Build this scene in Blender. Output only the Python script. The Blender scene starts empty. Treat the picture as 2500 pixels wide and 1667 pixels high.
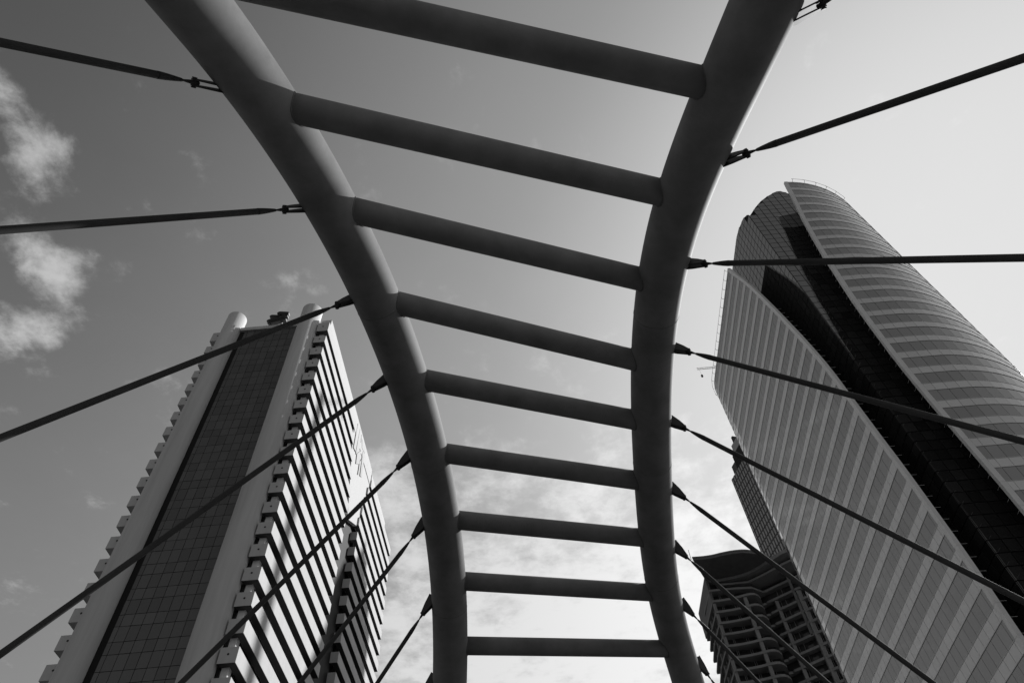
import bpy, math, random
from mathutils import Vector, Matrix

random.seed(7)
scene = bpy.context.scene
R = math.radians
ZC = 8.0                      # eye height above the street (raised walkway deck at 6.4 m)

# ------------------------------------------------------------------ camera
PITCH, ROLL, FPX = R(54.18), R(-5.06), 1734.0
cp, sp = math.cos(PITCH), math.sin(PITCH)
_r = Vector((1, 0, 0)); _f = Vector((0, cp, sp)); _u = Vector((0, -sp, cp))
c_, s_ = math.cos(ROLL), math.sin(ROLL)
RIGHT = c_ * _r + s_ * _u
UP = -s_ * _r + c_ * _u
FWD = _f
cam_data = bpy.data.cameras.new("camera")
cam_data.sensor_width = 36.0
cam_data.lens = FPX / 2500.0 * 36.0
cam_data.clip_start = 0.05
cam_data.clip_end = 20000.0
cam = bpy.data.objects.new("camera", cam_data)
scene.collection.objects.link(cam)
m = Matrix((RIGHT, UP, -FWD)).transposed().to_4x4()
m.translation = Vector((0, 0, ZC))
cam.matrix_world = m
scene.camera = cam

# ------------------------------------------------------------------ light
SUN_AZ, SUN_EL = R(52), R(37)
sd = Vector((math.sin(SUN_AZ) * math.cos(SUN_EL), math.cos(SUN_AZ) * math.cos(SUN_EL), math.sin(SUN_EL)))
sun_l = bpy.data.lights.new("sun", 'SUN')
sun_l.energy = 5.0
sun_l.angle = R(0.53)
sun_l.color = (1, 1, 1)
sun = bpy.data.objects.new("sun", sun_l)
scene.collection.objects.link(sun)
sun.rotation_euler = (-sd).to_track_quat('-Z', 'Y').to_euler()

world = bpy.data.worlds.new("World")
scene.world = world
world.use_nodes = True
wt = world.node_tree
wt.nodes.clear()


def wn(kind, **kw):
    n = wt.nodes.new(kind)
    for k, v in kw.items():
        setattr(n, k, v)
    return n


def wmath(op, a, b=None, c=None, clamp=False):
    n = wn('ShaderNodeMath', operation=op, use_clamp=clamp)
    for i, v in enumerate((a, b, c)):
        if v is None:
            continue
        if isinstance(v, (int, float)):
            n.inputs[i].default_value = v
        else:
            wt.links.new(v, n.inputs[i])
    return n.outputs[0]


sky = wn('ShaderNodeTexSky', sky_type='NISHITA')
sky.sun_disc = False
sky.sun_elevation = SUN_EL
sky.sun_rotation = SUN_AZ
sky.altitude = 0
sky.air_density = 1.0
sky.dust_density = 2.2
sky.ozone_density = 1.5
sep = wn('ShaderNodeSeparateColor')
wt.links.new(sky.outputs[0], sep.inputs[0])
# black-and-white film behind a red filter: the blue sky records dark, haze and cloud bright
grey = wmath('MULTIPLY_ADD', sep.outputs[0], 0.85, wmath('MULTIPLY', sep.outputs[1], 0.15))
grey = wmath('MULTIPLY', wmath('POWER', wmath('MULTIPLY', grey, 0.15), 2.1), 7.3)
grey = wmath('MULTIPLY', wmath('DIVIDE', grey, wmath('ADD', grey, 1.0)), 0.88)
# tone response of the film
fc = wn('ShaderNodeFloatCurve')
cv = fc.mapping.curves[0]
cv.points[0].location = (0.0, 0.015)
cv.points[1].location = (1.0, 0.82)
for px_, py_ in ((0.055, 0.062), (0.089, 0.115), (0.13, 0.175), (0.20, 0.24), (0.30, 0.30), (0.45, 0.42), (0.70, 0.63)):
    cv.points.new(px_, py_)
fc.mapping.update()
wt.links.new(grey, fc.inputs['Value'])
grey = fc.outputs[0]
tc = wn('ShaderNodeTexCoord')
nrm = wn('ShaderNodeVectorMath', operation='NORMALIZE')
wt.links.new(tc.outputs['Generated'], nrm.inputs[0])
sx = wn('ShaderNodeSeparateXYZ')
wt.links.new(nrm.outputs[0], sx.inputs[0])
zz = wmath('MAXIMUM', sx.outputs[2], 0.06)
cmb = wn('ShaderNodeCombineXYZ')
wt.links.new(wmath('DIVIDE', sx.outputs[0], zz), cmb.inputs[0])
wt.links.new(wmath('DIVIDE', sx.outputs[1], zz), cmb.inputs[1])


def noise(scale, detail, rough, off, dist=0.0):
    a = wn('ShaderNodeVectorMath', operation='ADD')
    wt.links.new(cmb.outputs[0], a.inputs[0])
    a.inputs[1].default_value = off
    n = wn('ShaderNodeTexNoise')
    n.inputs['Scale'].default_value = scale
    n.inputs['Detail'].default_value = detail
    n.inputs['Roughness'].default_value = rough
    n.inputs['Distortion'].default_value = dist
    wt.links.new(a.outputs[0], n.inputs['Vector'])
    return n.outputs['Fac']


def blob(x, y, rx, ry, amp):
    rx, ry = rx * 1.2, ry * 1.2
    dx = wmath('DIVIDE', wmath('SUBTRACT', xy.outputs[0], x), rx)
    dy = wmath('DIVIDE', wmath('SUBTRACT', xy.outputs[1], y), ry)
    d2 = wmath('ADD', wmath('MULTIPLY', dx, dx), wmath('MULTIPLY', dy, dy))
    return wmath('MULTIPLY', wmath('EXPONENT', wmath('MULTIPLY', d2, -1.0)), amp)


xy = wn('ShaderNodeSeparateXYZ')
wt.links.new(cmb.outputs[0], xy.inputs[0])
n1 = noise(7.0, 10.0, 0.62, (3.1, 7.7, 0.4), 0.15)
n2 = noise(17.0, 9.0, 0.66, (1.3, 2.9, 5.0), 0.2)
dens = wmath('ADD', wmath('MULTIPLY', n1, 0.60), wmath('MULTIPLY', n2, 0.40))
# cloud cover grows towards the horizon ahead, with a broken row of small clouds on the left
cover = blob(0.15, 1.65, 0.68, 0.50, 0.38)
for b in ((-0.655, 0.235, 0.03, 0.025, 0.15), (-0.645, 0.305, 0.045, 0.05, 0.20), (-0.665, 0.38, 0.05, 0.04, 0.10), (-0.71, 0.435, 0.035, 0.04, 0.17),
          (-0.735, 0.49, 0.05, 0.035, 0.12), (-0.713, 0.535, 0.04, 0.04, 0.21), (-0.81, 0.60, 0.055, 0.05, 0.25), (-0.765, 0.625, 0.04, 0.03, 0.16),
          (-0.34, 0.57, 0.045, 0.035, 0.16), (-0.62, 0.73, 0.06, 0.03, 0.09), (-0.30, 1.05, 0.10, 0.08, 0.13)):
    cover = wmath('ADD', cover, blob(*b))
cl = wmath('ADD', dens, cover)
mr = wn('ShaderNodeMapRange', interpolation_type='SMOOTHSTEP')
wt.links.new(cl, mr.inputs[0])
mr.inputs[1].default_value = 0.575
mr.inputs[2].default_value = 0.86
mask = wmath('MULTIPLY', mr.outputs[0], 0.85)
# thin veil of high haze over the same quarter
veil = wmath('MULTIPLY', blob(0.20, 1.50, 0.85, 0.80, 0.22), wmath('MULTIPLY_ADD', n1, 0.8, 0.6))
mask = wmath('SUBTRACT', 1.0, wmath('MULTIPLY', wmath('SUBTRACT', 1.0, mask), wmath('SUBTRACT', 1.0, veil, None, True)))
# cloud tone follows the skylight around it, plus the light it scatters itself
ctone = wmath('MULTIPLY_ADD', grey, 0.80, 0.50)
mix = wmath('ADD', wmath('MULTIPLY', grey, wmath('SUBTRACT', 1.0, mask)), wmath('MULTIPLY', ctone, mask))
cc = wn('ShaderNodeCombineColor')
for i in range(3):
    wt.links.new(mix, cc.inputs[i])
bg = wn('ShaderNodeBackground')
bg.inputs['Strength'].default_value = 1.0
wt.links.new(cc.outputs[0], bg.inputs['Color'])
wo = wn('ShaderNodeOutputWorld')
wt.links.new(bg.outputs[0], wo.inputs['Surface'])

scene.view_settings.view_transform = 'Standard'
scene.view_settings.look = 'None'
scene.view_settings.exposure = 0.0
scene.view_settings.gamma = 1.0
scene.view_settings.use_curve_mapping = False
scene.render.engine = 'CYCLES'

# ------------------------------------------------------------------ materials (all neutral greys)


def mat(name, v, rough=0.6, ior=1.45, grime=0.0, gscale=0.4, streak=False, metallic=0.0, bump=0.0, coat=0.0):
    mt = bpy.data.materials.new(name)
    mt.use_nodes = True
    nt = mt.node_tree
    b = nt.nodes['Principled BSDF']
    b.inputs['Base Color'].default_value = (v, v, v, 1)
    b.inputs['Roughness'].default_value = rough
    b.inputs['IOR'].default_value = ior
    b.inputs['Metallic'].default_value = metallic
    b.inputs['Coat Weight'].default_value = coat
    if grime or bump:
        t = nt.nodes.new('ShaderNodeTexCoord')
        mp = nt.nodes.new('ShaderNodeMapping')
        mp.inputs['Scale'].default_value = (gscale, gscale, gscale * (0.06 if streak else 1.0))
        nz = nt.nodes.new('ShaderNodeTexNoise')
        nz.inputs['Scale'].default_value = 1.0
        nz.inputs['Detail'].default_value = 8
        nz.inputs['Roughness'].default_value = 0.65
        nt.links.new(t.outputs['Object'], mp.inputs[0])
        nt.links.new(mp.outputs[0], nz.inputs['Vector'])
        rp = nt.nodes.new('ShaderNodeMapRange')
        rp.inputs[1].default_value = 0.3
        rp.inputs[2].default_value = 0.7
        rp.inputs[3].default_value = v * (1 - grime)
        rp.inputs[4].default_value = v * (1 + grime)
        nt.links.new(nz.outputs['Fac'], rp.inputs[0])
        cb = nt.nodes.new('ShaderNodeCombineColor')
        for i in range(3):
            nt.links.new(rp.outputs[0], cb.inputs[i])
        nt.links.new(cb.outputs[0], b.inputs['Base Color'])
        rr = nt.nodes.new('ShaderNodeMapRange')
        rr.inputs[3].default_value = max(0.02, rough - 0.08)
        rr.inputs[4].default_value = min(1, rough + 0.08)
        nt.links.new(nz.outputs['Fac'], rr.inputs[0])
        if rough > 0.15:
            nt.links.new(rr.outputs[0], b.inputs['Roughness'])
        if bump:
            bp = nt.nodes.new('ShaderNodeBump')
            bp.inputs['Strength'].default_value = bump
            bp.inputs['Distance'].default_value = 0.02
            nt.links.new(nz.outputs['Fac'], bp.inputs['Height'])
            nt.links.new(bp.outputs[0], b.inputs['Normal'])
    return mt


def glass(name, v, rough, ior, jitter):
    """Coated facade glass: tone varies a little from pane to pane (object random)."""
    mt = bpy.data.materials.new(name)
    mt.use_nodes = True
    nt = mt.node_tree
    b = nt.nodes['Principled BSDF']
    b.inputs['Roughness'].default_value = rough
    b.inputs['IOR'].default_value = ior
    oi = nt.nodes.new('ShaderNodeObjectInfo')
    rp = nt.nodes.new('ShaderNodeMapRange')
    rp.inputs[3].default_value = v * (1 - jitter)
    rp.inputs[4].default_value = v * (1 + jitter)
    nt.links.new(oi.outputs['Random'], rp.inputs[0])
    cb = nt.nodes.new('ShaderNodeCombineColor')
    for i in range(3):
        nt.links.new(rp.outputs[0], cb.inputs[i])
    nt.links.new(cb.outputs[0], b.inputs['Base Color'])
    return mt


M = {
    'arch': mat('painted_steel', 0.215, 0.72, 1.2, 0.22, 1.6, bump=0.05),
    'seam': mat('weld_seam', 0.16, 0.7, 1.2, 0.3, 5.0),
    'cable': mat('cable_sheath', 0.06, 0.8, 1.2, 0.15, 2.0),
    'fitting': mat('fitting_steel', 0.05, 0.6, 1.3, 0.15, 4.0),
    'ground': mat('street_asphalt', 0.04, 0.9, 1.4, 0.25, 0.15),
    'deck': mat('deck_paving', 0.04, 0.85, 1.4, 0.2, 0.8),
    'concrete': mat('painted_concrete', 0.52, 0.75, 1.4, 0.10, 0.35, streak=True),
    'column': mat('column_render', 0.50, 0.75, 1.4, 0.16, 0.6, streak=True),
    'band': mat('band_render', 0.50, 0.75, 1.4, 0.10, 0.5, streak=True),
    'soffitshade': mat('painted_soffit_shade', 0.03, 0.7, 1.3),  # shade under the bands, put in as a near-black colour
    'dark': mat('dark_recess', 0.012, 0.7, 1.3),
    'tile': glass('facade_tile', 0.085, 0.25, 1.6, 0.18),
    'hole': mat('drain_hole', 0.01, 0.9),
    'winglass': mat('recess_glass', 0.008, 0.08, 1.5),
    'sign': mat('sign_black', 0.015, 0.5),
    'white': mat('white_paint', 0.75, 0.6, 1.4, 0.05, 0.5),
    'pane': glass('vision_glass', 0.13, 0.03, 2.8, 0.25),
    'spandrel': glass('spandrel_glass', 0.58, 0.05, 2.8, 0.06),
    'trim': mat('metal_trim', 0.68, 0.35, 1.6, 0.06, 0.5),
    'rail': mat('bright_trim', 0.55, 0.35, 1.6),
    'back': mat('skin_back', 0.010, 0.8, 1.3),
    'core': glass('core_glass', 0.045, 0.03, 2.9, 0.3),
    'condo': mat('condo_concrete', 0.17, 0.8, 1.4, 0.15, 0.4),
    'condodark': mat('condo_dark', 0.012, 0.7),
    'condoglass': mat('condo_glass', 0.02, 0.1, 1.5),
    'soffit': mat('roof_soffit', 0.09, 0.7, 1.4, 0.2, 0.6),
    'farglass': mat('far_glass', 0.030, 0.12, 1.6),
    'farbar': mat('far_mullion', 0.36, 0.5),
    'crane': mat('crane_paint', 0.6, 0.6),
}

# ------------------------------------------------------------------ mesh helpers
COL = scene.collection
WORLD_ROOT = set()


class MB:
    def __init__(self):
        self.v, self.f = [], []

    def add(self, vs, fs):
        o = len(self.v)
        self.v += [tuple(p) for p in vs]
        self.f += [tuple(i + o for i in q) for q in fs]
        return self

    def box(self, x0, x1, y0, y1, z0, z1):
        return self.add([(x0, y0, z0), (x1, y0, z0), (x1, y1, z0), (x0, y1, z0), (x0, y0, z1), (x1, y0, z1), (x1, y1, z1), (x0, y1, z1)],
                        [(0, 3, 2, 1), (4, 5, 6, 7), (0, 1, 5, 4), (1, 2, 6, 5), (2, 3, 7, 6), (3, 0, 4, 7)])

    def prism(self, poly, z0, z1):
        """Polygon in plan (counter-clockwise) pulled up from z0 to z1."""
        n = len(poly)
        vs = [(x, y, z0) for x, y in poly] + [(x, y, z1) for x, y in poly]
        fs = [tuple(range(n - 1, -1, -1)), tuple(range(n, 2 * n))]
        fs += [(i, (i + 1) % n, n + (i + 1) % n, n + i) for i in range(n)]
        return self.add(vs, fs)

    def slab(self, pts, off):
        """Any planar polygon given thickness along the vector off."""
        n = len(pts)
        off = Vector(off)
        vs = [Vector(p) for p in pts] + [Vector(p) + off for p in pts]
        fs = [tuple(range(n - 1, -1, -1)), tuple(range(n, 2 * n))]
        fs += [(i, (i + 1) % n, n + (i + 1) % n, n + i) for i in range(n)]
        return self.add(vs, fs)

    def tube(self, path, rad, sides=16, caps=True):
        path = [Vector(p) for p in path]
        n = len(path)
        rads = rad if isinstance(rad, (list, tuple)) else [rad] * n
        ref = None
        vs = []
        for i, p in enumerate(path):
            t = (path[min(i + 1, n - 1)] - path[max(i - 1, 0)]).normalized()
            if ref is None:
                a = Vector((0, 0, 1)) if abs(t.z) < 0.9 else Vector((1, 0, 0))
                ref = (a - t * a.dot(t)).normalized()
            else:
                ref = (ref - t * ref.dot(t)).normalized()
            bnr = t.cross(ref)
            for k in range(sides):
                an = 2 * math.pi * k / sides
                vs.append(p + (ref * math.cos(an) + bnr * math.sin(an)) * rads[i])
        fs = []
        for i in range(n - 1):
            for k in range(sides):
                a, b2 = i * sides + k, i * sides + (k + 1) % sides
                fs.append((a, b2, b2 + sides, a + sides))
        if caps:
            fs.append(tuple(range(sides - 1, -1, -1)))
            fs.append(tuple(range((n - 1) * sides, n * sides)))
        return self.add(vs, fs)

    def mesh(self, name, material, smooth=False):
        me = bpy.data.meshes.new(name)
        me.from_pydata(self.v, [], self.f)
        me.materials.append(material)
        if smooth:
            me.polygons.foreach_set('use_smooth', [len(p.vertices) == 4 for p in me.polygons])
        me.update()
        return me

    def build(self, name, material, parent=None, smooth=False):
        return link(name, self.mesh(name, material, smooth), parent)


def link(name, me, parent=None, loc=None, rot=None):
    o = bpy.data.objects.new(name, me)
    COL.objects.link(o)
    if parent is not None:
        o.parent = parent
        if parent.name in WORLD_ROOT:      # its parts are given in world coordinates
            o.matrix_parent_inverse = Matrix.Translation(-parent.location)
    if loc is not None:
        o.location = loc
    if rot is not None:
        o.rotation_euler = rot
    return o


def thing(name, label, cat, loc=(0, 0, 0), group=None):
    o = bpy.data.objects.new(name, None)
    o.empty_display_size = 0.5
    COL.objects.link(o)
    o.location = loc
    return tag(o, label, cat, group)


def wthing(name, label, cat, loc, group=None):
    o = thing(name, label, cat, loc, group)
    WORLD_ROOT.add(o.name)
    return o


def tag(o, label, cat, group=None):
    o['label'] = label
    o['category'] = cat
    if group:
        o['group'] = group
    return o


def struct(o):
    o['kind'] = 'structure'
    return o


def stuff(o):
    o['kind'] = 'stuff'
    return o


def interp(tab, x):
    """tab sorted by falling x."""
    if x >= tab[0][0]:
        (a, b), (c, d) = tab[0], tab[2]
        return b + (x - a) * (b - d) / (a - c)
    for (a, b), (c, d) in zip(tab, tab[1:]):
        if x >= c:
            return d + (b - d) * (x - c) / (a - c)
    return tab[-1][1]


def pix(x, y, z):
    """Picture position (2500 px wide) of a world point, used only to rank pieces by the size they show."""
    d = Vector((x, y, z)) - Vector((0, 0, ZC))
    w = d.dot(FWD)
    if w < 0.1:
        return None
    return 1250 + FPX * d.dot(RIGHT) / w, 833.5 - FPX * d.dot(UP) / w


def shown(corners):
    pts = [pix(*c) for c in corners]
    if any(p is None for p in pts):
        return 0
    cx = sum(p[0] for p in pts) / len(pts)
    cy = sum(p[1] for p in pts) / len(pts)
    if not (-10 < cx < 2510 and -10 < cy < 1680):
        return 0
    a = 0
    for (x0, y0), (x1, y1) in zip(pts, pts[1:] + pts[:1]):
        a += x0 * y1 - x1 * y0
    return abs(a) / 2


# ------------------------------------------------------------------ ground and walkway deck
struct(MB().box(-4000, 4000, -4000, 4000, -0.3, 0.0).build('ground', M['ground']))
DZ = ZC - 1.6
dk = struct(MB().box(-10.6, 10.6, -22, 44, DZ - 0.5, DZ).build('walkway_deck', M['deck']))
for sx_ in (-1, 1):
    x0, x1 = sorted((sx_ * 10.6, sx_ * 11.4))
    MB().box(x0, x1, -22, 44, DZ - 0.7, DZ + 0.25).build('edge_beam', M['concrete'], dk)
for yy in (-12, 6, 24, 36):
    MB().box(-1.2, 1.2, yy - 0.9, yy + 0.9, 0, DZ - 0.5).build('pier', M['concrete'], dk)

# ------------------------------------------------------------------ arch frame
AL = [(-3.183, 1.0, 8.359), (-2.981, 1.8, 8.793), (-2.791, 2.6, 9.143), (-2.616, 3.4, 9.419), (-2.454, 4.2, 9.631), (-2.307, 5.0, 9.786), (-2.175, 5.8, 9.893), (-2.06, 6.6, 9.956), (-1.961, 7.4, 9.983), (-1.88, 8.2, 9.975), (-1.817, 9.0, 9.937), (-1.774, 9.8, 9.867), (-1.75, 10.6, 9.766), (-1.747, 11.4, 9.63), (-1.765, 12.2, 9.454), (-1.806, 13.0, 9.229), (-1.87, 13.8, 8.948), (-1.958, 14.6, 8.596), (-2.071, 15.4, 8.159), (-2.21, 16.2, 7.618)]
AR = [(3.072, 1.7, 8.238), (2.878, 2.484, 8.449), (2.73, 3.268, 8.75), (2.621, 4.053, 9.072), (2.544, 4.837, 9.369), (2.494, 5.621, 9.611), (2.465, 6.405, 9.784), (2.455, 7.189, 9.887), (2.46, 7.974, 9.928), (2.478, 8.758, 9.921), (2.507, 9.542, 9.882), (2.547, 10.326, 9.83), (2.597, 11.111, 9.781), (2.658, 11.895, 9.745), (2.733, 12.679, 9.723), (2.824, 13.463, 9.706), (2.934, 14.247, 9.67), (3.067, 15.032, 9.576), (3.228, 15.816, 9.363), (3.423, 16.6, 8.946)]
TUBE_R = 0.375


def extend(a, b, bend):
    """Run on from b (coming from a), bending down to the deck."""
    p, t = Vector(b), (Vector(b) - Vector(a)).normalized()
    out = []
    while p.z > -1.75 and len(out) < 80:
        t = (t + Vector((0, 0, -bend))).normalized()
        p = p + t * 0.5
        out.append(tuple(p))
    return out


def smooth_path(pts, n):
    """Catmull-Rom through the points."""
    P = [Vector(p) for p in pts]
    P = [2 * P[0] - P[1]] + P + [2 * P[-1] - P[-2]]
    out = []
    for i in range(1, len(P) - 2):
        for k in range(n):
            t = k / n
            a, b, c, d = P[i - 1:i + 3]
            out.append(0.5 * ((2 * b) + (c - a) * t + (2 * a - 5 * b + 4 * c - d) * t * t + (3 * b - a - 3 * c + d) * t ** 3))
    out.append(P[-2])
    return out


frame = thing('arch_frame', 'dark steel ladder of two curved tubes and crossbars arching overhead', 'arch', (0, 0, DZ))
OFF = Vector((0, 0, ZC - DZ))          # reconstruction is relative to the eye; the frame stands on the deck


def shift(pts):
    return [Vector(p) + OFF for p in pts]


for pts, b0, b1 in ((AL, 0.03, 0.04), (AR, 0.045, 0.055)):
    path = list(reversed(extend(pts[1], pts[0], b0))) + pts + extend(pts[-2], pts[-1], b1)
    a = MB().tube(shift(smooth_path(path, 4)), TUBE_R, 56).build('arch_tube', M['arch'], frame, True)
    sp_ = shift(smooth_path(pts, 4))
    for i in (26, 44, 62):             # weld seams round the tube
        t = (sp_[i + 1] - sp_[i - 1]).normalized()
        MB().tube([sp_[i] - t * 0.009, sp_[i] - t * 0.004, sp_[i] + t * 0.004, sp_[i] + t * 0.009], [TUBE_R - .002, TUBE_R + 0.004, TUBE_R + 0.004, TUBE_R - .002], 56, False).build('weld_seam', M['seam'], a, True)


def on_arch(pts, y):
    for p, q in zip(pts, pts[1:]):
        if p[1] <= y <= q[1]:
            t = (y - p[1]) / (q[1] - p[1])
            return Vector(p).lerp(Vector(q), t)
    p, q = (pts[0], pts[1]) if y < pts[0][1] else (pts[-2], pts[-1])
    return Vector(p) + (Vector(q) - Vector(p)) * ((y - p[1]) / (q[1] - p[1]))


RUNGS = [(0.87, 2.72), (2.57, 4.41), (4.24, 6.14), (6.04, 7.94), (7.76, 9.33), (9.53, 10.87), (11.22, 12.56), (12.75, 14.42), (14.27, 16.06)]
for yl, yr in RUNGS:
    a, b = on_arch(AL, yl) + OFF, on_arch(AR, yr) + OFF
    d = (b - a).normalized()
    a2, b2 = a + d * 0.05, b - d * 0.05
    bar = MB().tube([a2.lerp(b2, i / 6) for i in range(7)], 0.192, 40).build('crossbar', M['arch'], frame, True)
    for q, sg, pts in ((a, 1, AL), (b, -1, AR)):      # bead of weld round the saddle where bar meets tube
        y = q.y
        T = (on_arch(pts, y + 0.15) - on_arch(pts, y - 0.15)).normalized()
        u = d.cross(Vector((0, 0, 1))).normalized()
        v = d.cross(u)
        dd = d * sg
        dp = dd - T * dd.dot(T)
        ring = []
        for i in range(41):
            an = 2 * math.pi * i / 40
            e = (u * math.cos(an) + v * math.sin(an)) * 0.194
            ep = e - T * e.dot(T)
            A_, B_, C_ = dp.dot(dp), ep.dot(dp), ep.dot(ep) - TUBE_R ** 2
            sroot = (-B_ + math.sqrt(max(0, B_ * B_ - A_ * C_))) / A_
            ring.append(q + dd * sroot + e)
        MB().tube(ring, [0.011 + 0.003 * math.sin(i * 2.3) for i in range(40)] + [0.011], 6).build('weld_bead', M['seam'], bar, True)

# ------------------------------------------------------------------ stay cables
CAB_L = [((-3.224, 2.259, 8.806), -3.89, (0.213, 0.892, 0.399)), ((-2.815, 4.182, 9.476), -0.79, (0.187, 0.956, 0.227)), ((-2.512, 5.955, 9.787), 2.92, (0.15, 0.984, 0.098)), ((-2.289, 7.732, 9.885), 6.73, (0.104, 0.995, -0.004)), ((-2.152, 9.564, 9.815), 10.4, (0.05, 0.994, -0.093)), ((-2.117, 11.267, 9.6), 14.37, (-0.005, 0.983, -0.183)), ((-2.194, 13.181, 9.136), 18.07, (-0.069, 0.946, -0.316)), ((-2.382, 14.944, 8.394), 18.71, (-0.123, 0.871, -0.475))]
CAB_R = [((3.376, 1.893, 8.107), -5.77, (-0.259, 0.948, 0.187)), ((3.009, 3.713, 8.747), -3.73, (-0.13, 0.916, 0.379)), ((2.845, 5.674, 9.492), 0.11, (-0.047, 0.965, 0.257)), ((2.819, 7.539, 9.82), 3.89, (0.005, 0.998, 0.055)), ((2.864, 9.269, 9.822), 7.53, (0.039, 0.998, -0.055)), ((2.96, 11.011, 9.721), 11.42, (0.069, 0.996, -0.057)), ((3.121, 12.804, 9.669), 14.28, (0.109, 0.994, -0.02)), ((3.409, 14.821, 9.589), 17.3, (0.175, 0.973, -0.151)), ((3.756, 16.396, 9.044), 22.92, (0.218, 0.82, -0.53))]
ORD = ['topmost', 'second', 'third', 'fourth', 'fifth', 'sixth', 'seventh', 'eighth', 'ninth']


def stay(A, ya, T, side, label, group):
    A = Vector(A) + Vector((0, 0, ZC))
    B = Vector((side * 11.0, ya, DZ + 0.25))
    d = (B - A).normalized()
    T = Vector(T)
    n = (T - d * T.dot(d)).normalized()    # plates stand square to the tube, in line with the cable
    w = d.cross(n).normalized()
    root = thing('stay_cable', label, 'cable', B, group)
    L = lambda p: p - B
    for s in (-1, 1):                  # pair of tapering lugs welded to the arch
        o = A + n * (0.034 * s - 0.009) - d * 0.10
        pts = [o - w * 0.12, o + w * 0.12, o + d * 0.22 + w * 0.085, o + d * 0.40 + w * 0.036, o + d * 0.44 + w * 0.018, o + d * 0.44 - w * 0.018, o + d * 0.40 - w * 0.036, o + d * 0.22 - w * 0.085]
        MB().slab([L(p) for p in pts], n * 0.018).build('lug_plate', M['fitting'], root)
    pc = A + d * 0.31
    pn = MB().tube([L(pc - n * 0.050), L(pc + n * 0.050)], 0.022, 14).build('pin', M['fitting'], root, True)
    MB().tube([L(pc - n * 0.060), L(pc - n * 0.048)], 0.030, 6).build('pin_head', M['fitting'], pn)
    MB().tube([L(pc + n * 0.048), L(pc + n * 0.060)], 0.030, 6).build('pin_head', M['fitting'], pn)
    MB().tube([L(A + d * q) for q in (0.25, 0.34, 0.39, 0.44, 0.47)], [0.022, 0.026, 0.020, 0.013, 0.013], 14).build('rod_end', M['fitting'], root, True)
    sk = MB().tube([L(A + d * q) for q in (0.455, 0.47, 0.56, 0.66, 0.74, 0.76)], [0.016, 0.021, 0.031, 0.040, 0.0445, 0.0445], 20).build('socket', M['fitting'], root, True)
    c0, c1 = A + d * 0.75, B - d * 0.3
    ln = (c1 - c0).length
    pts = []
    for i in range(13):
        t = i / 12
        pts.append(L(c0.lerp(c1, t)))
    MB().tube(pts, 0.043, 20).build('cable_sheath', M['cable'], root, True)
    q = c0 + d * ln * 0.45
    MB().tube([L(q - d * 0.006), L(q + d * 0.006)], 0.0436, 20, True).build('sheath_joint', M['fitting'], root, True)
    MB().tube([L(B - d * 0.34), L(B - d * 0.05)], [0.045, 0.065], 16).build('anchor_socket', M['fitting'], root, True)
    MB().box(-0.14, 0.14, -0.16, 0.16, 0.0, 0.03).build('anchor_plate', M['fitting'], root)


lab_l = ['topmost left stay cable, sloping down from upper left corner to the left tube',
         'second left stay cable from the top, nearly level across the left sky',
         'third left stay cable from the top, crossing the roof of the banded tower',
         'fourth left stay cable from the top, crossing the middle of the banded tower',
         'fifth left stay cable from the top, crossing lower tile panel and bands',
         'sixth left stay cable from the top, crossing the rear bands of the tower',
         'seventh left stay cable from the top, short and steep over cloudy sky',
         'lowest left stay cable, only its lug showing at the bottom edge']
lab_r = ['topmost right stay cable, only its end fitting at the top edge',
         'second right stay cable from the top, rising to the right over clear sky',
         'third right stay cable from the top, level across the glass tower summit',
         'fourth right stay cable from the top, crossing the notch of the glass tower',
         'fifth right stay cable from the top, long diagonal over the glass tower face',
         'sixth right stay cable from the top, passing the far gridded tower foot',
         'seventh right stay cable from the top, over the condominium roof corner',
         'eighth right stay cable from the top, beside the condominium left edge',
         'lowest right stay cable, short piece at the foot of the right tube']
for i, (A, ya, T) in enumerate(CAB_L):
    stay(A, ya, T, -1, lab_l[i], 'stay cables on the left tube')
for i, (A, ya, T) in enumerate(CAB_R):
    stay(A, ya, T, 1, lab_r[i], 'stay cables on the right tube')

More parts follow.
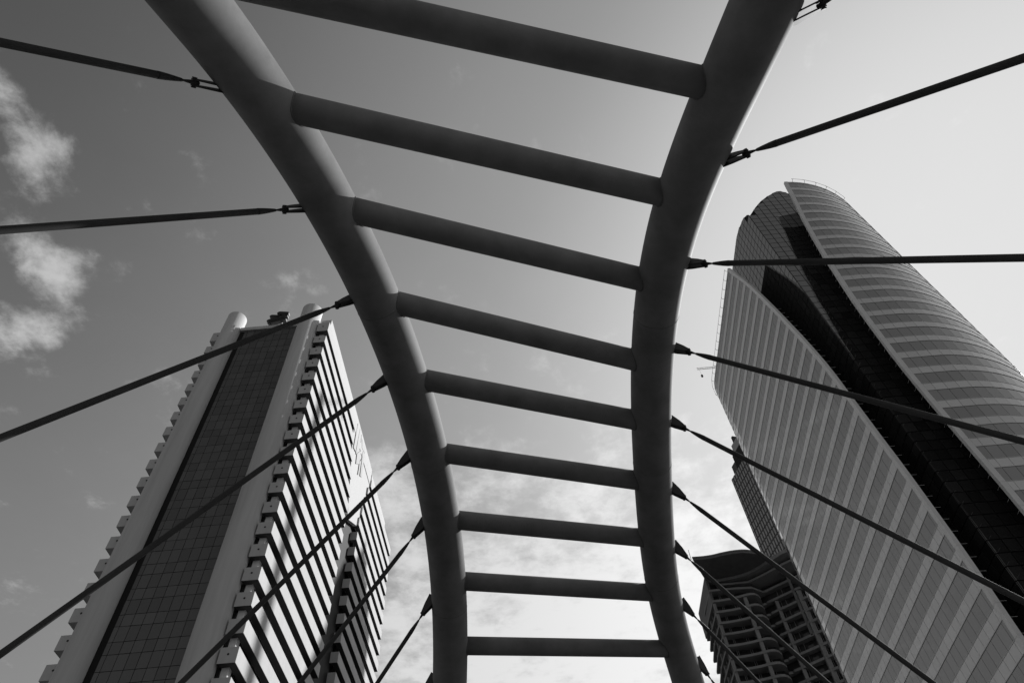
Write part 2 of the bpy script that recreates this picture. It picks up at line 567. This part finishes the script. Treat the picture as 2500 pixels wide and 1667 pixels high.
# ------------------------------------------------------------------ banded office tower on the left
lb = wthing('office_tower', 'pale office tower with horizontal bands, two round columns and dark tiled panel', 'building', (-45, 88, 0))
FH = 3.6
YA, XB = 72.95, -33.87
MB().box(-54.95, -34.85, 73.9, 102.2, 0, ZC + 112.3).build('window_wall', M['winglass'], lb)
MB().box(-35.62, -34.80, 73.80, 74.7, 0, ZC + 111).build('corner_pier', M['column'], lb)
MB().box(-55.0, -54.2, 73.80, 74.7, 0, ZC + 111).build('corner_pier', M['column'], lb)
hole_me = MB().tube([(0, 0, 0), (0, -0.03, 0)], 0.13, 12).mesh('drain_hole', M['hole'])
for k in range(32):
    z0 = ZC + 109.76 - FH * k
    if z0 < 4:
        break
    z1 = z0 + (2.65 if k == 0 else 1.92)
    ye = 97.55 + 1.22 * k if k < 5 else 102.5
    if k == 0:
        ye = 114.6
    poly = [(-36.0, YA), (XB, YA), (XB, ye), (-34.78, ye), (-34.78, 73.83), (-36.0, 73.83)]
    b = MB().prism(poly, z0, z1).build('balcony_band', M['band'], lb)
    link('drain_hole', hole_me, b, (-34.95, YA, (z0 + z1) / 2 + 0.1))
    MB().prism([(-35.97, YA + .03), (XB - .03, YA + .03), (XB - .03, ye - .03), (-34.75, ye - .03), (-34.75, 73.80), (-35.97, 73.80)], z0 - 0.03, z0 - 0.002).build('soffit_shade', M['soffitshade'], b)  # added dark sheet under the band: painted shade, so the gap reads black
    poly = [(-55.8, YA), (-54.0, YA), (-54.0, 73.83), (-55.0, 73.83), (-55.0, 102.2), (-55.8, 102.2)]
    b = MB().prism(poly, z0 - 0.2, z1 - 0.2).build('balcony_band', M['band'], lb)
    link('drain_hole', hole_me, b, (-54.7, YA, (z0 + z1) / 2))
MB().prism([(-35.77, 73.67), (-33.89, 73.67), (-33.89, 114.6), (-35.77, 114.6)], ZC + 112.42, ZC + 114.25).build('roof_parapet', M['concrete'], lb)
MB().box(-55.6, -35.8, 74.2, 102, ZC + 112.3, ZC + 112.9).build('roof_slab', M['concrete'], lb)
for cx, r_, zt in ((-38.13, 1.93, 117.5), (-52.74, 1.78, 117.2)):
    col = MB().tube([(cx, 73.45, z) for z in (0, 30, 60, 90, ZC + zt - 0.06)] + [(cx, 73.45, ZC + zt)], [r_] * 5 + [r_ - 0.06], 64).build('round_column', M['column'], lb, True)
MB().box(-50.95, -40.0, 73.42, 73.88, 0, ZC + 112.3).build('panel_backing', M['dark'], lb)
MB().box(-50.9, -40.1, 73.0, 73.86, ZC + 112.34, ZC + 113.25).build('panel_parapet', M['column'], lb)
tiles = []
z = ZC + 112.25
row = 0
while z > 2:
    h = 2.03 if row % 2 == 0 else 1.57
    x = -40.08
    for c in range(8):
        w = 1.33 if c < 7 else 0.62
        q = (x - w + 0.035, x - 0.035, z - h + 0.035, z - 0.035)
        a = shown([(q[0], 73.3, q[2]), (q[1], 73.3, q[2]), (q[1], 73.3, q[3]), (q[0], 73.3, q[3])])
        tiles.append((a, q))
        x -= w
    z -= h
    row += 1
tiles.sort(key=lambda t: -t[0])
tcache = {}
rest = MB()
for i, (a, q) in enumerate(tiles):
    w, h = round(q[1] - q[0], 3), round(q[3] - q[2], 3)
    if i < 300 and a > 0:
        if (w, h) not in tcache:
            tcache[(w, h)] = MB().box(-w / 2, w / 2, 0, 0.10, -h / 2, h / 2).mesh('tile', M['tile'])
        link('tile', tcache[(w, h)], lb, ((q[0] + q[1]) / 2, 73.30, (q[2] + q[3]) / 2), (random.gauss(0, .007), 0, random.gauss(0, .007)))
    else:
        rest.box(q[0], q[1], 73.30, 73.40, q[2], q[3])
stuff(rest.build('tile_field', M['tile'], lb))
# rear wing of the same block
MB().box(-52, -34.55, 111.0, 138.0, 0, ZC + 111.2).build('window_wall', M['winglass'], lb)
for k in range(32):
    z0 = ZC + 109.36 - FH * k
    if z0 < 4:
        break
    y0 = (114.6, 113.0, 112.0, 111.0)[k] if k < 4 else 110.0
    poly = [(-37.0, y0), (-33.6, y0), (-33.6, 138.7), (-34.5, 138.7), (-34.5, y0 + 0.9), (-37.0, y0 + 0.9)]
    b = MB().prism(poly, z0, z0 + 1.92).build('balcony_band', M['band'], lb)
    MB().prism([(-36.97, y0 + .03), (-33.63, y0 + .03), (-33.63, 138.67), (-34.47, 138.67), (-34.47, y0 + .87), (-36.97, y0 + .87)], z0 - 0.03, z0 - 0.002).build('soffit_shade', M['soffitshade'], b)  # same added sheet of painted shade below each rear band
MB().box(-42, -33.75, 114.7, 131, ZC + 111.3, ZC + 112.95).build('roof_parapet', M['concrete'], lb)
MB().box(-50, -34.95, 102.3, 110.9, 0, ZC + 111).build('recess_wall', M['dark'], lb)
sw = [(97.7, 114.0), (97.7, 109.7), (103.0, 94.5), (103.2, 92.5), (110.2, 96.5), (111.0, 100.0), (112.8, 105.5), (114.5, 109.0), (114.5, 114.0)]
MB().slab([(-34.75, y, ZC + zz_ - 1.62) for y, zz_ in sw], (0.78, 0, 0)).build('sign_wall', M['concrete'], lb)

sg = wthing('wall_sign', 'black square emblem sign on the side wall of the banded tower', 'sign', (-33.9, 103, ZC + 106))
strokes = [[(99.2, 113.0), (101.0, 113.4), (100.8, 106.2), (99.2, 105.8)], [(101.1, 113.4), (102.6, 113.5), (103.2, 109.6), (101.6, 106.2), (101.1, 106.6)],
           [(102.0, 106.9), (104.4, 110.2), (104.6, 106.4), (102.4, 104.4)], [(103.6, 113.0), (106.9, 113.5), (107.0, 112.0), (104.6, 111.2)],
           [(105.6, 111.2), (107.2, 111.8), (107.6, 105.6), (106.4, 104.8)], [(102.8, 113.4), (103.4, 113.5), (103.7, 111.8), (103.2, 111.4)],
           [(104.7, 107.2), (105.5, 108.8), (105.8, 104.6), (104.8, 103.6)]]
for st in strokes:
    MB().slab([(-33.95, y, ZC + z_) for y, z_ in st], (0.13, 0, 0)).build('sign_stroke', M['sign'], sg)

rs = wthing('rooftop_sign', 'dark looped emblem standing on the roof edge of the banded tower', 'sign', (-45.2, 74.5, ZC + 113.2))


def capsule(x0, z0, x1, z1, r_, y0, y1, n=10):
    d = Vector((x1 - x0, 0, z1 - z0)).normalized()
    p = Vector((-d.z, 0, d.x))
    pts = []
    for i in range(n + 1):
        a = math.pi * (i / n) - math.pi / 2
        pts.append(Vector((x1, y0, z1)) + d * (math.cos(a) * r_) + p * (math.sin(a) * r_))
    for i in range(n + 1):
        a = math.pi * (i / n) + math.pi / 2
        pts.append(Vector((x0, y0, z0)) + d * (math.cos(a) * r_) + p * (math.sin(a) * r_))
    return MB().slab(pts, (0, y1 - y0, 0))


for a in ((-46.75, 116.9, -43.75, 118.2, 0.45), (-46.55, 118.45, -45.3, 118.2, 0.42), (-45.2, 119.35, -43.75, 119.0, 0.50), (-46.5, 116.05, -43.7, 117.0, 0.28)):
    capsule(a[0], a[1] + ZC, a[2], a[3] + ZC, a[4], 74.2, 74.9).build('sign_bar', M['sign'], rs)
for x in (-46.2, -44.2):
    MB().box(x - 0.1, x + 0.1, 74.5, 74.7, ZC + 112.8, ZC + 117).build('post', M['sign'], rs)

# ------------------------------------------------------------------ glass tower on the right
gt = wthing('glass_tower', 'tall curved glass tower split by a dark vertical notch', 'building', (72, 98, 0))
ER = [(149.88, 67.41), (146.1, 66.89), (142.42, 66.2), (138.61, 65.61), (134.62, 64.99), (130.92, 64.54), (126.87, 63.98), (122.94, 63.54), (119.06, 63.07), (114.95, 62.8), (110.93, 62.41), (107.0, 62.07), (102.99, 61.74), (99.01, 61.52), (95.03, 61.35), (90.99, 61.2), (87.02, 61.06), (82.91, 61.02), (78.95, 61.04), (74.92, 61.1), (71.0, 61.2), (66.76, 61.32), (62.69, 61.45), (58.59, 61.57)]
EL = [(140.17, 88.05), (136.17, 86.9), (132.37, 85.7), (128.42, 84.76), (124.25, 83.94), (120.27, 83.1), (116.2, 82.3), (112.25, 81.57), (108.18, 80.86), (104.22, 80.14), (100.14, 79.5), (96.18, 78.95), (91.94, 78.4), (72.07, 77.35), (68.08, 77.05), (56.19, 76.65), (52.1, 76.55), (48.2, 76.6), (44.19, 76.73), (40.25, 76.75)]
RX, RRAD = 66.0, 26.0
LX, LRAD, LYC = 52.7, 12.0, 122.3
SPLIT_R = RRAD * math.pi / 2
SPLIT_L = LRAD * math.pi / 2


def path_r(s):
    """s is measured along the front skin from x = 66; returns point and outward normal."""
    if s <= 0:
        return Vector((RX + s, 72.3, 0)), Vector((0, -1, 0))
    if s <= SPLIT_R:
        a = s / RRAD
        return Vector((RX + RRAD * math.sin(a), 72.3 + RRAD * (1 - math.cos(a)), 0)), Vector((math.sin(a), -math.cos(a), 0))
    return Vector((RX + RRAD, 72.3 + RRAD + s - SPLIT_R, 0)), Vector((1, 0, 0))


def path_l(s):
    """s is measured along the side skin from y = 123.1 backwards (negative towards the street)."""
    if s <= 0:
        return Vector((LX, LYC + s, 0)), Vector((-1, 0, 0))
    if s <= SPLIT_L:
        a = s / LRAD
        return Vector((LX + LRAD * (1 - math.cos(a)), LYC + LRAD * math.sin(a), 0)), Vector((-math.cos(a), math.sin(a), 0))
    return Vector((LX + LRAD + s - SPLIT_L, LYC + LRAD, 0)), Vector((0, 1, 0))


def edge_r(z):
    return interp(ER, z) - RX


def edge_l(z):
    return interp(EL, z) - LYC


def at(path, s, z, out=0.0):
    p, n = path(s)
    return Vector((p.x + n.x * out, p.y + n.y * out, z + ZC))


GLASS_H = 2.40
PW = 1.80
EYE = Vector((0, 0, ZC))


def quad_piece(c, nrm_, gap, th):
    """Four outer corners (bottom-left, bottom-right, top-right, top-left) to an inset panel with thickness, about its centre."""
    ctr = sum(c, Vector()) / 4
    e = []
    for i in range(4):
        p = c[i]
        a = (c[(i + 1) % 4] - p).normalized()
        b = (c[(i - 1) % 4] - p).normalized()
        e.append(p + a * gap + b * gap - ctr)
    inn = [p - nrm_ * th for p in e]
    return ctr, e + inn, [(0, 1, 2, 3), (7, 6, 5, 4), (0, 4, 5, 1), (1, 5, 6, 2), (2, 6, 7, 3), (3, 7, 4, 0)]


class Pieces:
    def __init__(self, name, field, material, root, limit=300, tilt=0.0015):
        self.items, self.name, self.field, self.m, self.root, self.limit, self.tilt = [], name, field, material, root, limit, tilt

    def add(self, c, n, gap=0.035, th=0.06, vis=True):
        mid = sum(c, Vector()) / 4
        a = shown([tuple(p) for p in c]) if vis and (EYE - mid).dot(n) > 0 else 0
        self.items.append((a, c, n, gap, th))

    def build(self):
        self.items.sort(key=lambda t: -t[0])
        cache, rest_, cnt = {}, MB(), 0
        for i, (a, c, n, gap, th) in enumerate(self.items):
            ctr, vs, fs = quad_piece(c, n, gap, th)
            if i < self.limit and a > 8:
                key = tuple(round(q, 3) for v in vs for q in v)
                if key not in cache:
                    cache[key] = MB().add(vs, fs).mesh(self.name, self.m)
                link(self.name, cache[key], self.root, ctr, tuple(random.gauss(0, self.tilt) for _ in range(3)))
            else:
                rest_.add([v + ctr for v in vs], fs)
        if rest_.v:
            stuff(rest_.build(self.field, self.m, self.root))


panes = Pieces('window_pane', 'window_field', M['pane'], gt)
spans = Pieces('spandrel_panel', 'spandrel_field', M['spandrel'], gt, tilt=0.0008)
edges = Pieces('edge_panel', 'edge_field', M['trim'], gt, tilt=0.0)


def clad(path, edge, ztop, z_first, fh, s_end, flip, top_of=None):
    """Panels, ledges, edge trim and dark backing of one curved skin. z_first is the first spandrel foot from the top."""
    k = -1
    joints0 = math.floor(-50 / PW)
    while True:
        zs = z_first - fh * k
        if zs < -ZC + 1:
            break
        for kind, zb, zt in ((spans, zs, zs + fh - GLASS_H), (panes, zs - GLASS_H, zs)):
            zt = min(zt, ztop)
            if zt - zb < 0.25:
                continue
            eb, et = edge(zb), edge(zt)
            s0 = max(eb, et)
            j = math.ceil((s0 + 0.5) / PW)
            stops = [None] + [j * PW + i * PW for i in range(int((s_end - j * PW) / PW) + 1)]
            for a, b in zip(stops, stops[1:]):
                sb, st_ = (eb, et) if a is None else (a, a)
                cs = [at(path, sb, zb), at(path, b, zb), at(path, b, zt), at(path, st_, zt)]
                n = path((max(sb, st_) + b) / 2)[1]
                if flip:
                    cs = [cs[1], cs[0], cs[3], cs[2]]
                kind.add(cs, n, 0.028 if b < 4 else 0.014)
        # edge trim, one piece per floor
        zb, zt = zs - GLASS_H, min(zs + fh - GLASS_H, ztop)
        if zt > zb:
            cs = [at(path, edge(zb) - 0.86, zb, 0.05), at(path, edge(zb) - 0.02, zb, 0.05), at(path, edge(zt) - 0.02, zt, 0.05), at(path, edge(zt) - 0.86, zt, 0.05)]
            if flip:
                cs = [cs[1], cs[0], cs[3], cs[2]]
            edges.add(cs, path(edge(zb))[1], 0.012, 0.55)
        # ledges at foot and head of the spandrel
        for zl, hh, pr in ((zs, 0.10, 0.06), (zs + fh - GLASS_H, 0.06, 0.04)):
            if zl > ztop - 0.2:
                continue
            s = edge(zl)
            ss = [s]
            while ss[-1] < s_end:
                ss.append(ss[-1] + (4.0 if ss[-1] < -4 else 1.2))
            vs, fs = [], []
            for q in ss:
                for o_, dz in ((-0.02, -hh / 2), (pr, -hh / 2), (pr, hh / 2), (-0.02, hh / 2)):
                    vs.append(at(path, q, zl + dz, o_))
            for i in range(len(ss) - 1):
                for e in range(4):
                    a, b = i * 4 + e, i * 4 + (e + 1) % 4
                    fs.append((a, b, b + 4, a + 4))
            fs += [(3, 2, 1, 0), tuple(len(vs) - 4 + i for i in range(4))]
            MB().add(vs, fs).build('ledge', M['rail'], gt)
        k += 1
    # dark backing, closed at its edges
    zrows = [-ZC + 0.02 + i * (ztop + ZC - 0.25) / 60 for i in range(61)]
    vs, fs = [], []
    ns = 40
    for z_ in zrows:
        e0 = edge(z_) - 0.8
        for i in range(ns + 1):
            s = e0 + (s_end - e0) * i / ns
            vs.append(at(path, s, z_, -0.10))
            vs.append(at(path, s, z_, -0.55))
    W = 2 * (ns + 1)
    for r_ in range(60):
        for i in range(ns):
            a = r_ * W + 2 * i
            fs.append((a, a + 2, a + 2 + W, a + W))
            fs.append((a + 1, a + 1 + W, a + 3 + W, a + 3))
        a = r_ * W
        fs.append((a, a + W, a + W + 1, a + 1))
        a = r_ * W + 2 * ns
        fs.append((a, a + 1, a + 1 + W, a + W))
    for i in range(ns):
        a = 60 * W + 2 * i
        fs.append((a, a + 2, a + 3, a + 1))
    MB().add(vs, fs).build('skin_backing', M['back'], gt)


clad(path_r, edge_r, 154.6, 149.88, 3.97, SPLIT_R + 14.0, False)
clad(path_l, edge_l, 144.6, 140.17, 4.0, SPLIT_L + 18.0, True)
panes.build()
spans.build()
edges.build()
# inner core standing in the notch
CX, CY = 57.4, 77.0
PR = [(57.4, 148.1), (60.3, 152.3), (62.5, 155.2), (64.7, 157.4), (67.4, 159.5), (69.0, 160.0), (70.5, 158.0), (72.0, 153.5), (78.0, 152.0)]
PL = [(77.0, 148.1), (77.6, 149.8), (79.5, 151.8), (82.6, 153.4), (86.3, 154.3), (118.0, 155.0)]


def prof(tab, x):
    for (a, b), (c, d) in zip(tab, tab[1:]):
        if a <= x <= c:
            return b + (d - b) * (x - a) / (c - a)
    return tab[-1][1]


MB().slab([(CX + 0.14, CY + 0.14, 0)] + [(78.0, CY + 0.14, 0)] + [(x, CY + 0.14, ZC + z_ - 0.1) for x, z_ in reversed(PR[1:])] + [(CX + 0.14, CY + 0.14, ZC + 148)], (0, 0.4, 0)).build('core_wall', M['back'], gt)
MB().slab([(CX + 0.14, CY + 0.16, 0)] + [(CX + 0.14, 118, 0)] + [(CX + 0.14, y, ZC + z_ - 0.1) for y, z_ in reversed(PL[1:])] + [(CX + 0.14, CY + 0.16, ZC + 148)], (0.4, 0, 0)).build('core_wall', M['back'], gt)
MB().box(CX + 0.6, 79, CY + 0.6, 117, 0, ZC + 147).build('core_block', M['back'], gt)
cpn = Pieces('core_pane', 'core_pane_field', M['core'], gt, tilt=0.003)
for face in (0, 1):
    tab = PR if face == 0 else PL
    base = tab[0][0]
    for c in range(16):
        u0, u1 = base + 0.05 + c * 1.8, base + 0.05 + (c + 1) * 1.8
        if u1 > tab[-1][0]:
            break
        z_ = 160.2
        while z_ > 0:
            zb, zt = z_ - 1.985, z_
            t0, t1 = min(zt, prof(tab, u0)), min(zt, prof(tab, u1))
            z_ = zb
            if min(t0, t1) - zb < 0.3:
                continue
            if face == 0:
                cs = [Vector((u0, CY, ZC + zb)), Vector((u1, CY, ZC + zb)), Vector((u1, CY, ZC + t1)), Vector((u0, CY, ZC + t0))]
                n = Vector((0, -1, 0))
                vis = u0 < (interp(ER, zb) - 0.8) * CY / 72.3 + 0.4
            else:
                cs = [Vector((CX, u1, ZC + zb)), Vector((CX, u0, ZC + zb)), Vector((CX, u0, ZC + t0)), Vector((CX, u1, ZC + t1))]
                n = Vector((-1, 0, 0))
                vis = u0 < (interp(EL, zb) - 0.8) * CX / LX + 0.4
            cpn.add(cs, n, 0.075, 0.08, vis)
cpn.build()
# struts between skins and core, every half storey
for i in range(46):
    z_ = 132 - i * 2.0
    if z_ < 118:
        y = interp(EL, z_) - 0.75
        MB().tube([(LX + 0.3, y, ZC + z_), (LX + 1.4, y + 0.05, ZC + z_)], 0.02, 6).build('strut', M['trim'], gt)
    x = interp(ER, z_) - 0.75
    MB().tube([(x, 72.6, ZC + z_), (x + 0.05, 73.7, ZC + z_)], 0.02, 6).build('strut', M['trim'], gt)
# roof-edge rails
for path, s0, s1, zt in ((path_l, edge_l(143) + 0.5, SPLIT_L * 0.6, 144.6), (path_r, edge_r(154) + 1.2, 18.0, 154.6)):
    n = int((s1 - s0) / 2.6)
    pts = [at(path, s0 + (s1 - s0) * i / n, zt, 0.45) for i in range(n + 1)]
    rl = MB().tube([p + Vector((0, 0, 0.75)) for p in pts], 0.035, 6).build('roof_rail', M['fitting'], gt)
    for p, i in zip(pts, range(n + 1)):
        q = at(path, s0 + (s1 - s0) * i / n, zt, -0.2)
        MB().tube([q + Vector((0, 0, -0.2)), p + Vector((0, 0, 0.1)), p + Vector((0, 0, 0.8))], 0.04, 6).build('rail_post', M['fitting'], rl)

# ------------------------------------------------------------------ condominium with wavy balconies
cd = wthing('condominium', 'dark condominium with wavy balcony slabs and a curved roof canopy', 'building', (58, 175, 0))
FRONT = [(47.0, 170.0), (49.2, 169.9), (51.5, 169.6), (53.6, 169.1), (55.3, 168.5), (56.8, 168.1), (58.0, 168.3), (59.0, 169.1), (59.9, 170.4), (60.5, 172.2)]
VALLEY = [(60.8, 173.6), (61.9, 173.4)]
RIGHTP = [(62.1, 172.7), (64.0, 171.35), (66.6, 169.5), (69.25, 167.5), (72.5, 165.2), (76.0, 162.7)]
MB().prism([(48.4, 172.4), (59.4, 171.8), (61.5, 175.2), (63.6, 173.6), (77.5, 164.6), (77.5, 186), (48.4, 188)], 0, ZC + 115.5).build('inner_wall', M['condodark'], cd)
z = ZC + 113.0
j = 0
while z > 3:
    plan = FRONT + (VALLEY if j % 1 == 0 else []) + RIGHTP
    if j == 0:
        plan = FRONT[:2] + [(54, 169.9), (58.5, 170.2)] + RIGHTP
    poly = plan + [(77.0, 187), (47.2 if j else 48.0, 188.5), (46.6, 180)]
    slab = MB().prism(poly, z, z + 0.62).build('balcony_slab', M['condo'], cd)
    z -= 3.19
    j += 1
ztop_c = ZC + 113.6
for x, y, w in ((55.35, 168.62, 0.45), (64.1, 171.45, 0.45), (69.3, 167.62, 0.6), (47.35, 170.3, 0.35), (47.3, 178, 0.35), (74.5, 163.95, 0.5)):
    MB().box(x - w, x + w, y + 0.02, y + 0.7, 0, ztop_c - 4.0).build('pier', M['condo'], cd)
# window frames and dividing fins on each storey
z = ZC + 113.0 - 3.19
fin_me = MB().box(-0.05, 0.05, 0, 0.25, 0, 2.55).mesh('window_post', M['condo'])
wide_me = MB().box(-0.75, 0.75, 0, 0.12, 0, 2.45).mesh('window_glass', M['condoglass'])
for j in range(22):
    for x, y, a in ((49.6, 171.8, 0), (50.0, 171.8, 0), (53.0, 171.7, 0), (53.5, 171.7, 0), (57.2, 171.3, 0), (65.3, 172.2, -0.62), (66.4, 171.4, -0.62), (70.6, 168.6, -0.62), (71.2, 168.2, -0.62)):
        link('window_post', fin_me, cd, (x, y, z + 0.62), (0, 0, a))
    for x, y, a in ((51.5, 171.9, 0), (55.4, 171.75, 0), (67.8, 170.75, -0.62), (73.2, 167.2, -0.62)):
        link('window_glass', wide_me, cd, (x, y, z + 0.63), (0, 0, a))
    for y in (173.5, 176.5, 181, 184):
        link('window_post', fin_me, cd, (47.6, y, z + 0.62), (0, 0, 1.57))
    z -= 3.19
can = [(43.1, 162.0), (46.0, 162.05), (48.5, 161.8), (51.0, 161.2), (53.6, 160.75), (56.4, 160.7), (58.6, 161.2), (60.6, 162.0), (62.2, 162.9), (64.0, 164.2), (61.6, 166.9), (58.3, 169.5), (54.8, 170.7), (51.2, 171.3), (47.2, 171.2)]
zc = ZC + 117.6
MB().prism(can, zc, zc + 0.9).build('roof_canopy', M['soffit'], cd)
rim = MB()
front = [Vector((x, y, zc + 0.85)) for x, y in can[:9]]
rim.tube(smooth_path(front, 3), 0.22, 8)
rim.build('roof_rim', M['condo'], cd, True)
MB().tube([(42.9, 162.8, zc + 0.8), (42.9, 162.8, zc + 4.0)], 0.07, 6).build('antenna', M['fitting'], cd)
upper = [(47.2, 171.3), (51.2, 171.4), (54.8, 170.8), (58.3, 169.6), (61.6, 167.0), (64.0, 164.4), (66.4, 162.0), (70.0, 159.3), (78.0, 160.0), (78.0, 187.0), (47.0, 188.0)]
MB().prism(upper, zc - 0.75, zc + 0.25).build('roof_slab', M['condo'], cd)
lower = [(50.2, 171.0), (54.5, 171.0), (58.4, 170.9), (62.0, 168.4), (66.8, 164.3), (72.0, 160.6), (78.0, 162.0), (78.0, 187.0), (48.0, 187.5)]
MB().prism(lower, zc - 2.3, zc - 1.7).build('roof_slab', M['condo'], cd)
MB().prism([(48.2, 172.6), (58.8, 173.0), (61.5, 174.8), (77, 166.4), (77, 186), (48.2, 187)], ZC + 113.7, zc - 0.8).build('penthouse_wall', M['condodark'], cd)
MB().prism([(46.95, 170.4), (47.6, 170.4), (47.6, 187.5), (46.75, 187.5)], ZC + 110, zc + 0.3).build('side_fin', M['soffit'], cd)
MB().prism([(66.8, 165.6), (67.3, 165.3), (67.6, 165.8), (67.1, 166.1)], ZC + 96, zc + 2.0).build('fin_post', M['soffit'], cd)

# ------------------------------------------------------------------ far tower with a window grid
ft = wthing('grid_tower', 'slim far tower with a fine window grid behind the glass tower', 'building', (95, 205, 0))
P1, P2 = Vector((83.6, 220.0, 0)), Vector((88.85, 202.8, 0))
du = (P2 - P1).normalized()
dn = Vector((-du.y, du.x, 0))
if dn.x > 0:
    dn = -dn
LEN = (P2 - P1).length
ZT = ZC + 196.0
b = P1 - dn * 30
c = P2 - dn * 30
MB().prism([(P1.x, P1.y), (P2.x, P2.y), (c.x, c.y), (b.x, b.y)], 0, ZT).build('wall', M['farglass'], ft)
grid = MB()
nb = int(LEN / 1.6)
for f in range(40):
    zb = ZT - 3.4 * (f + 1) + 0.55
    for i in range(nb):
        p = P1 + du * (i * 1.6 + 0.5)
        q = p + du * 0.72
        grid.slab([(p.x, p.y, zb), (q.x, q.y, zb), (q.x, q.y, zb + 2.75), (p.x, p.y, zb + 2.75)], dn * 0.18)
stuff(grid.build('window_grid', M['farbar'], ft))
for i0, i1, h0, h1, mt_ in ((2.0, 9.0, 0.0, 5.5, 'farglass'), (5.0, 15, 0.0, 8.5, 'condodark'), (7.0, 12, 8.5, 12.5, 'farbar'), (9.0, 10, 12.5, 15.5, 'fitting')):
    p, q = P1 + du * i0 - dn * 1.0, P1 + du * i1 - dn * 1.0
    p2, q2 = p - dn * 12, q - dn * 12
    MB().prism([(p.x, p.y), (q.x, q.y), (q2.x, q2.y), (p2.x, p2.y)], ZT + h0, ZT + h1).build('crown_block', M[mt_], ft)

# ------------------------------------------------------------------ crane peeping out behind the glass tower
cr = wthing('tower_crane', 'tiny pale crane jib poking out left of the glass tower', 'crane', (84, 170, 0))
zj = ZC + 207.0
MB().box(83.2, 84.8, 169.2, 170.8, 0, zj + 3).build('mast', M['crane'], cr)
jib = MB()
n = 18
for i in range(n):
    x0, x1 = 68.5 + i * 0.9, 68.5 + (i + 1) * 0.9
    jib.tube([(x0, 170, zj), (x1, 170, zj)], 0.10, 5).tube([(x0, 170, zj + 0.9), (x1, 170, zj + 0.9)], 0.08, 5)
    jib.tube([(x0, 170, zj), (x1, 170, zj + 0.9)] if i % 2 else [(x0, 170, zj + 0.9), (x1, 170, zj)], 0.06, 5)
jib.build('jib', M['crane'], cr)
MB().tube([(69.3, 170, zj), (69.3, 170, zj - 3.4)], 0.03, 5).build('hoist_rope', M['fitting'], cr)
MB().box(69.0, 69.6, 169.7, 170.3, zj - 4.4, zj - 3.4).build('hook_block', M['fitting'], cr)
